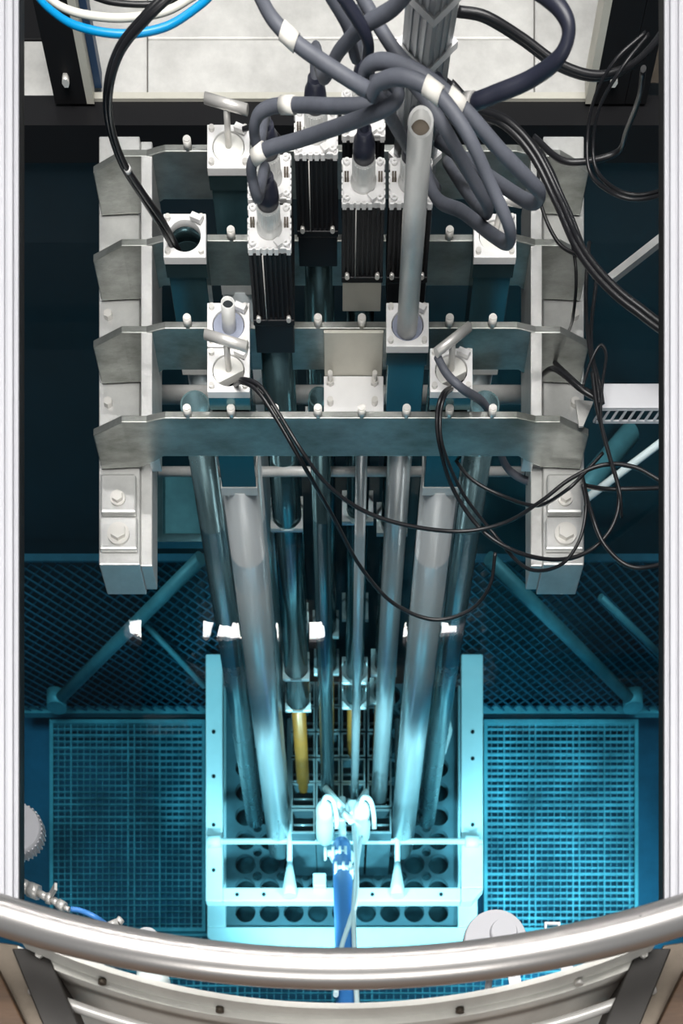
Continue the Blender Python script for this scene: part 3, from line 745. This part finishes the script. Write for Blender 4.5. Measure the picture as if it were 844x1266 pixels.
# fuel element boxes
zt = -1.35
proto = None
names_r = ['farthest','second','third','fourth','fifth','nearest']; names_c = ['left','second from left','third from left','right']
for j, v0 in enumerate((212,265,320,375,428,483)):
    for i, u0 in enumerate((340,393,447,503)):
        c = cell(u0, v0)
        lab = 'open square fuel box under water, %s row of the core, %s column' % (names_r[j], names_c[i])
        if proto is None:
            proto = thing('fuel_element', (c.x, c.y, ZG), lab, 'fuel element', 'square fuel boxes of the core')
            h = .0365
            mb = MB()
            for s in (-1,1):
                mb.box((c.x+s*h, c.y-h, ZG), (c.x+s*(h-.004), c.y+h, zt)); mb.box((c.x-h+.004, c.y+s*h, ZG), (c.x+h-.004, c.y+s*(h-.004), zt))
            mb.build('box_wall', 'uw_box', proto)
            mb = MB()
            for s in (-1,1):
                mb.box((c.x+s*h, c.y-h, zt), (c.x+s*(h-.005), c.y+h, zt+.004)); mb.box((c.x-h+.005, c.y+s*h, zt), (c.x+h-.005, c.y+s*(h-.005), zt+.004))
            mb.build('top_rim', 'uw_tube', proto)
            MB().box((c.x-h+.006, c.y-h+.006, zt-.10), (c.x+h-.006, c.y+h-.006, zt-.09)).build('interior_shade', 'dark_inside', proto)  # near-black slab stands in for the shaded interior of the box
            MB().cyl((c.x-h+.005, c.y, zt-.02), (c.x+h-.005, c.y, zt-.02), .004, n=8).build('handle_bar', 'uw_tube', proto)
            first = proto
        else:
            o = copy_tree(proto); o.location = (c.x, c.y, ZG); o['label'] = lab
        
# white fittings over the core
t = thing('flask', at(400, 1000, -1.30), 'left white capped flask standing on the core', 'flask', 'white flasks on the core')
def flask(t, u, v, h, r=.027):
    p = at(u, v, -1.33); 
    MB().lathe(p, [(r*.9,0),(r,.01),(r,h*.55),(r*.93,h*.56),(r*.93,h),(r*.7,h+.02),(r*.4,h+.026)], 22).build('body', 'uw_white', t)
    MB().sweep(spline([p+Vector((-.006,-.005,h+.02)), p+Vector((.004,.012,h+.04)), p+Vector((.024,.006,h+.035)), p+Vector((.034,-.02,h+.012)), p+Vector((.036,-.05,h-.01))], 6), .007, 10).build('hook', 'uw_white', t)
flask(t, 402, 1036, .15)
t = thing('flask', at(446, 1000, -1.30), 'right white capped flask standing on the core behind the pale rod', 'flask', 'white flasks on the core')
flask(t, 446, 1034, .14)
t = thing('valve_assembly', at(425, 1020, -1.28), 'white valve with cross bars above the end of the blue hose', 'valve')
p = at(423, 1012, -1.24)
MB().cyl(p+Vector((0,.06,0)), p+Vector((0,-.12,0)), .011, n=12).build('spindle', 'uw_white', t)
MB().cyl(p+Vector((-.045,-.01,.012)), p+Vector((.055,-.0,.012)), .008, n=10).build('crossbar', 'uw_white', t)
for dx, dy, r in ((0,-.075,.022),(-.02,-.115,.018),(.02,-.115,.018),(.03,.03,.024),(.01,-.16,.018),(.025,-.165,.014)):
    MB().lathe(p+Vector((dx,dy,-.01)), [(r*.8,0),(r,.005),(r,.02),(r*.7,.025)], 6).build('nut', 'uw_white', t)
for a_, b_ in (((-.05,.09,.0),(.0,.02,.02)), ((.07,.08,.0),(.03,.0,.02)), ((.0,.0,.03),(.05,-.03,.0))):
    MB().cyl(p+Vector(a_), p+Vector(b_), .010, n=10).build('link', 'uw_white', t)
o = cable([(422,1046,-1.24), (423,1075,-1.15), (425,1120,-1.0), (428,1190,-.78), (431,1280,-.55)], .0275, 'deep_blue_hose', 'thick blue hose rising from the core to the near wall', cat='hose', name='suction_hose', n=20, sub=6)
for u, v, z in ((415,1055,-1.17),(428,1074,-1.10)):
    p = at(u, v, z); mb = MB(); mb.cyl(p+Vector((-.03,0,0)), p+Vector((.03,0,0)), .009, n=10); 
    for dx in (-.03,-.008,.012,.028): mb.cyl(p+Vector((dx-.004,0,0)), p+Vector((dx+.004,0,0)), .019, n=10)
    mb.build('hose_clamp', 'uw_white', o)
cable([(437,1020,-1.2), (440,1060,-1.1), (440,1110,-.95), (432,1140,-.87), (420,1180,-.75), (415,1230,-.6)], .0065, 'uw_white', 'thin white tube winding along the blue hose', cat='hose', name='thin_tube')
cable([(446,1035,-1.2), (441,1070,-1.1), (437,1120,-.93), (438,1170,-.76), (442,1260,-.52)], .0065, 'uw_white', 'thin white tube running straight beside the blue hose', cat='hose', name='thin_tube')

# gratings on the floor, left and right
def grating(u0, v0, u1, v1, z, label, nx, ny):
    a, b = at(u0, v1, z), at(u1, v0, z)
    t = thing('floor_grating', ((a.x+b.x)/2, a.y, z-.02), label, 'grating', 'square mesh gratings on the pool floor')
    mb = MB()
    for i in range(1, nx):
        x = a.x+(b.x-a.x)*i/nx; w_ = random.choice((.0022,.0026,.003,.0055)); mb.box((x-w_/2, a.y, z-.012), (x+w_/2, b.y, z-.002))
    for j in range(1, ny):
        y = a.y+(b.y-a.y)*j/ny; w_ = random.choice((.0022,.0026,.003,.0055)); mb.box((a.x, y-w_/2, z-.010), (b.x, y+w_/2, z))
    mb.build('mesh', 'grid_wire', t)
    mb = MB(); f = .006
    mb.box((a.x-f,a.y-f,z-.02),(a.x+f,b.y+f,z+.006)).box((b.x-f,a.y-f,z-.02),(b.x+f,b.y+f,z+.006)).box((a.x+f,a.y-f,z-.02),(b.x-f,a.y+f,z+.006)).box((a.x+f,b.y-f,z-.02),(b.x-f,b.y+f,z+.006))
    mb.build('rim', 'grid_frame', t)
grating(64, 893, 252, 1150, -1.70, 'square mesh floor grating at lower left of the core', 24, 33)
grating(600, 893, 786, 1150, -1.70, 'brightly lit square mesh floor grating at lower right of the core', 24, 33)
grating(40, 1156, 420, 1290, -1.72, 'dim square mesh floor grating at the near left, below the core', 42, 15)
grating(424, 1156, 800, 1290, -1.72, 'dim square mesh floor grating at the near right, below the core', 42, 15)

# leaning mesh screens with diagonal pipes behind
def screen(flip, label, plabel):
    y = 2.40; U = (lambda u: u) if not flip else (lambda u: 852-u)
    p = atY(U(150), 884, y); t = thing('mesh_screen', p, label, 'mesh screen')
    P00, P10, P11, P01 = atY(U(30),880,y), atY(U(250),880,y), atY(U(252),690,y), atY(U(190),690,y)
    x0, x1 = sorted((P00.x, P10.x+(-.16 if flip else .16))); z0, z1 = P00.z, P11.z
    mb = MB(); hgt = z1-z0; sp = .038
    n = int((x1-x0+hgt)/sp)
    for i in range(n):
        for s in (1, -1):
            c0 = (x0-hgt if s > 0 else x0)+i*sp
            # line x = c0 + s*(z-z0)
            za, zb = z0, z1
            xa, xb = c0, c0+s*hgt
            def clip(xl, side):
                return None
            pts = []
            for tt in (0, 1): pts.append((c0+s*hgt*tt, z0+hgt*tt))
            (xa, za), (xb, zb) = pts
            # clip to [x0,x1]
            lo, hi = 0., 1.
            dx = xb-xa
            for bound, sign in ((x0, 1), (x1, -1)):
                ta = (bound-xa)/dx
                if (dx > 0) == (sign > 0): lo = max(lo, ta)
                else: hi = min(hi, ta)
            if hi-lo > .03:
                q0 = Vector((xa+dx*lo, y+s*.004, za+(zb-za)*lo)); q1 = Vector((xa+dx*hi, y+s*.004, za+(zb-za)*hi))
                mb.bar(q0, q1, .0038, .0038, up=(0,1,0))
    mb.build('diagonal_mesh', 'screen_wire', t)
    MB().box((x0, y-.012, z0-.012), (x1, y+.012, z0+.012)).build('bottom_bar', 'grid_frame', t)
    MB().box((x0, y-.010, z1-.003), (x1, y+.010, z1+.003)).build('top_bar', 'screen_wire', t)
    a, b = atY(U(70),868,y-.05), atY(U(248),690,y-.05)
    o = thing('brace_pipe', a, plabel, 'pipe')
    MB().cyl(a, b, .017, n=14).build('pipe', 'grid_frame', o)
    MB().cyl(a+Vector((0,-.02,0)), a+Vector((0,.03,0)), .032, n=16).build('end_fitting', 'grid_frame', o)
screen(False, 'diagonal mesh screen leaning on the far wall, left of the core', 'slanted pipe rising right across the left mesh screen')
screen(True, 'diagonal mesh screen leaning on the far wall, right of the core', 'slanted pipe rising left across the right mesh screen')

for (u0,v0,u1,v1,lab) in ((178,770,252,848,'thin pipe slanting down right across the left mesh screen'), (742,738,824,818,'thin pipe slanting down right at the outer side of the right mesh screen')):
    o = MB().cyl(atY(u0,v0,2.36), atY(u1,v1,2.36), .009, n=12).build('thin_pipe', 'grid_frame'); tag(o, lab, 'pipe')
# white hood plate beside the right hand tube
a, b, c_, d_, e_ = [at(u, v, -1.30) for u, v in ((538,885),(552,868),(559,902),(552,925),(531,942))]
o = MB(); o.prism([(p.x,p.y) for p in (a,e_,d_,c_,b)], -1.33, -1.30); o = o.build('reflector_plate', 'uw_white', bevel=.002); tag(o, 'small bright folded plate beside the right tubes over the core frame', 'plate')
# pipes glimpsed deep at both sides
def deep(p0, p1, r, label, mt='grid_frame'):
    if p1.x > 0: p1 = p0+(p1-p0)*((1.335-p0.x)/(p1.x-p0.x)) if p0.y+(p1.y-p0.y)*((1.335-p0.x)/(p1.x-p0.x)) < 2.4 else p0+(p1-p0)*((2.44-p0.y)/(p1.y-p0.y))
    o = MB().cyl(p0, p1, r, n=14).build('submerged_pipe', mt); tag(o, label, 'pipe')
deep(at(25,470,-.9), at(95,400,-.9), .010, 'faint slanted pipe deep at the left edge, lower of two')
deep(at(25,395,-.8), at(110,310,-.8), .008, 'faint slanted pipe deep at the left edge, upper of two')
deep(at(690,640,-.75), at(830,475,-.75), .026, 'thick teal pipe slanting up to the right under the white duct')
deep(at(720,620,-.5), at(826,540,-.5), .008, 'thin bright rod slanting under the white duct', 'uw_white')
deep(at(765,540,-.8), at(830,430,-.8), .014, 'thin teal pipe slanting beside the right rail above the duct')
p = at(55, 500, -.8); o = MB().lathe(p, [(.004,0),(.02,.008),(.026,.022),(.022,.038),(.008,.046)], 20).build('float_ball', 'grid_frame'); tag(o, 'small pale ball deep in the dark water at left', 'ball')
t = thing('framed_sheet', at(222, 620, -.75), 'pale blue framed panel under water beside the left tubes', 'panel')
a, b = at(203, 668, -.7), at(250, 588, -.7)
MB().box((a.x,a.y,-.72),(b.x,b.y,-.70)).build('sheet', 'grid_frame', t)
MB().box((a.x-.02,a.y-.02,-.70),(a.x,b.y+.02,-.68)).box((a.x,a.y-.02,-.70),(b.x+.05,a.y,-.68)).build('frame', 'uw_dark', t)

# ------------------------------------------------------------------ near-wall fittings under the guard rail
def lamp_disc(u, v, z, r, label, inner=None, foot=None, name='round_cap'):
    p = at(u, v, z); t = thing(name, p-Vector((0,0,.03)), label, 'cap')
    MB().lathe(p-Vector((0,0,.03)), [(r*.95,0),(r,.006),(r,.022),(r*.94,.03)], 36).build('disc', 'cap_paint', t)
    if foot: MB().cyl(p-Vector((0,0,.028)), foot, .006, n=10).build('stalk', 'white_paint', t)
    if inner:
        du, dv, r2 = inner; q = at(u+du, v+dv, z)
        MB().lathe(q, [(r2,0),(r2,.004),(r2*.9,.010)], 28).build('button', 'cap_paint', t)
    return t
zc = .15
t = lamp_disc(613, 1162, zc, 40*kk(zc), 'large white round cap with a smaller raised disc, under the rail at right', (9,-8,17*kk(zc)), foot=Vector((at(613,1162,zc).x, .60, -.158)))
lamp_disc(181, 1162, zc, 17*kk(zc), 'small white round cap peeping over the rail at lower left', foot=Vector((at(181,1162,zc).x, .60, -.158)))
t = lamp_disc(18, 1022, zc, 32*kk(zc), 'grey white round knob with a ribbed edge, half behind the left rail', foot=at(18,1022,zc)+Vector((-.01,0,.24)))
p = at(18, 1022, zc); mb = MB()
for k in range(36):
    a = 2*math.pi*k/36; r = 32*kk(zc); mb.box((p.x+r*math.cos(a)-.0015,p.y+r*math.sin(a)-.0015,zc-.028),(p.x+r*math.cos(a)+.0015,p.y+r*math.sin(a)+.0015,zc-.006))
mb.build('ribs', 'cap_paint', t)
for u0, v0, u1, v1, lab in ((627,1190,640,1235,'white strap hanging below the rail right of centre, nearer the middle'), (676,1142,707,1215,'white strap with a square loop standing by the rail at lower right')):
    z = .35
    t = thing('strap', at(u1, v1, z-.02), lab, 'strap')
    a, b = at(u0+6, v0+6, z), at(u1, v1, z)
    MB().bar(a, b, .017, .004).build('band', 'white_paint', t)
    if u0 > 650:
        c0 = at(682, 1150, z+.005); mb = MB()
        for (x0,y0,x1,y1) in ((-.011,-.010,.011,-.007),(-.011,.007,.011,.010),(-.011,-.007,-.008,.007),(.008,-.007,.011,.007)):
            mb.box((c0.x+x0,c0.y+y0,c0.z),(c0.x+x1,c0.y+y1,c0.z+.004))
        mb.build('loop', 'white_paint', t)
# chain of fittings at lower left
t = thing('pipe_fitting', at(60, 1112, .25), 'chain of steel hex fittings and a valve under the rail at lower left', 'fitting')
pts = [(24,1092),(36,1099),(48,1104),(58,1110),(64,1112),(72,1117),(80,1122),(86,1125)]
rr = [.010,.012,.006,.009,.006,.008,.004]
for i in range(len(pts)-1):
    z = .25; MB().sweep([at(*pts[i],z), at(*pts[i+1],z)], rr[i], 6 if i in (1,3) else 14).build('hex_nut' if i in (1,3) else 'nipple', 'steel', t)
MB().cyl(at(22,1092,.25), at(22,1092,.25)+Vector((-.012,.0,.141)), .006, n=10).build('hanger', 'steel', t)
p = at(62, 1108, .25); q = at(69, 1096, .28)
MB().bar(p, q, .011, .004).build('lever', 'steel', t)
cable([(88,1124,.25), (100,1126,.25), (118,1134,.25), (135,1146,.22)], .0042, 'deep_blue_hose', 'short blue hose leading off the steel fittings at lower left', cat='hose', name='air_hose')
t = thing('hose_end', at(143, 1150, .2), 'small steel hose coupling behind the rail at lower left', 'coupling')
MB().cyl(at(130,1148,.22), at(146,1141,.22), .008, n=6).build('coupling_nut', 'steel', t)
MB().cyl(at(130,1148,.22), Vector((at(130,1148,.22).x-.01,.565,.26)), .005, n=10).build('stub', 'steel', t)
MB().cyl(at(146,1141,.22), at(150,1136,.22), .006, n=14).build('tip', 'steel', t)
o = MB().lathe(at(195, 1222, .3), [(.018,0),(.022,.01),(.022,.05),(.012,.06)], 20).build('sample_jar', 'glassy'); tag(o, 'small translucent jar hidden below the rail at lower left', 'jar')

# ------------------------------------------------------------------ hall lamp mirrored in the water
zl = 4.0; yl = 4.91
t = thing('ceiling_lamp', (-.2, yl, zl), 'long fluorescent ceiling batten mirrored in the water', 'lamp')
MB().cyl((-1.30, yl, zl), (.72, yl, zl), .042, n=14).build('tube', 'lamp_tube', t)
MB().box((-1.35, yl-.05, zl+.035), (.77, yl+.05, zl+.09)).build('housing', 'white_paint', t)
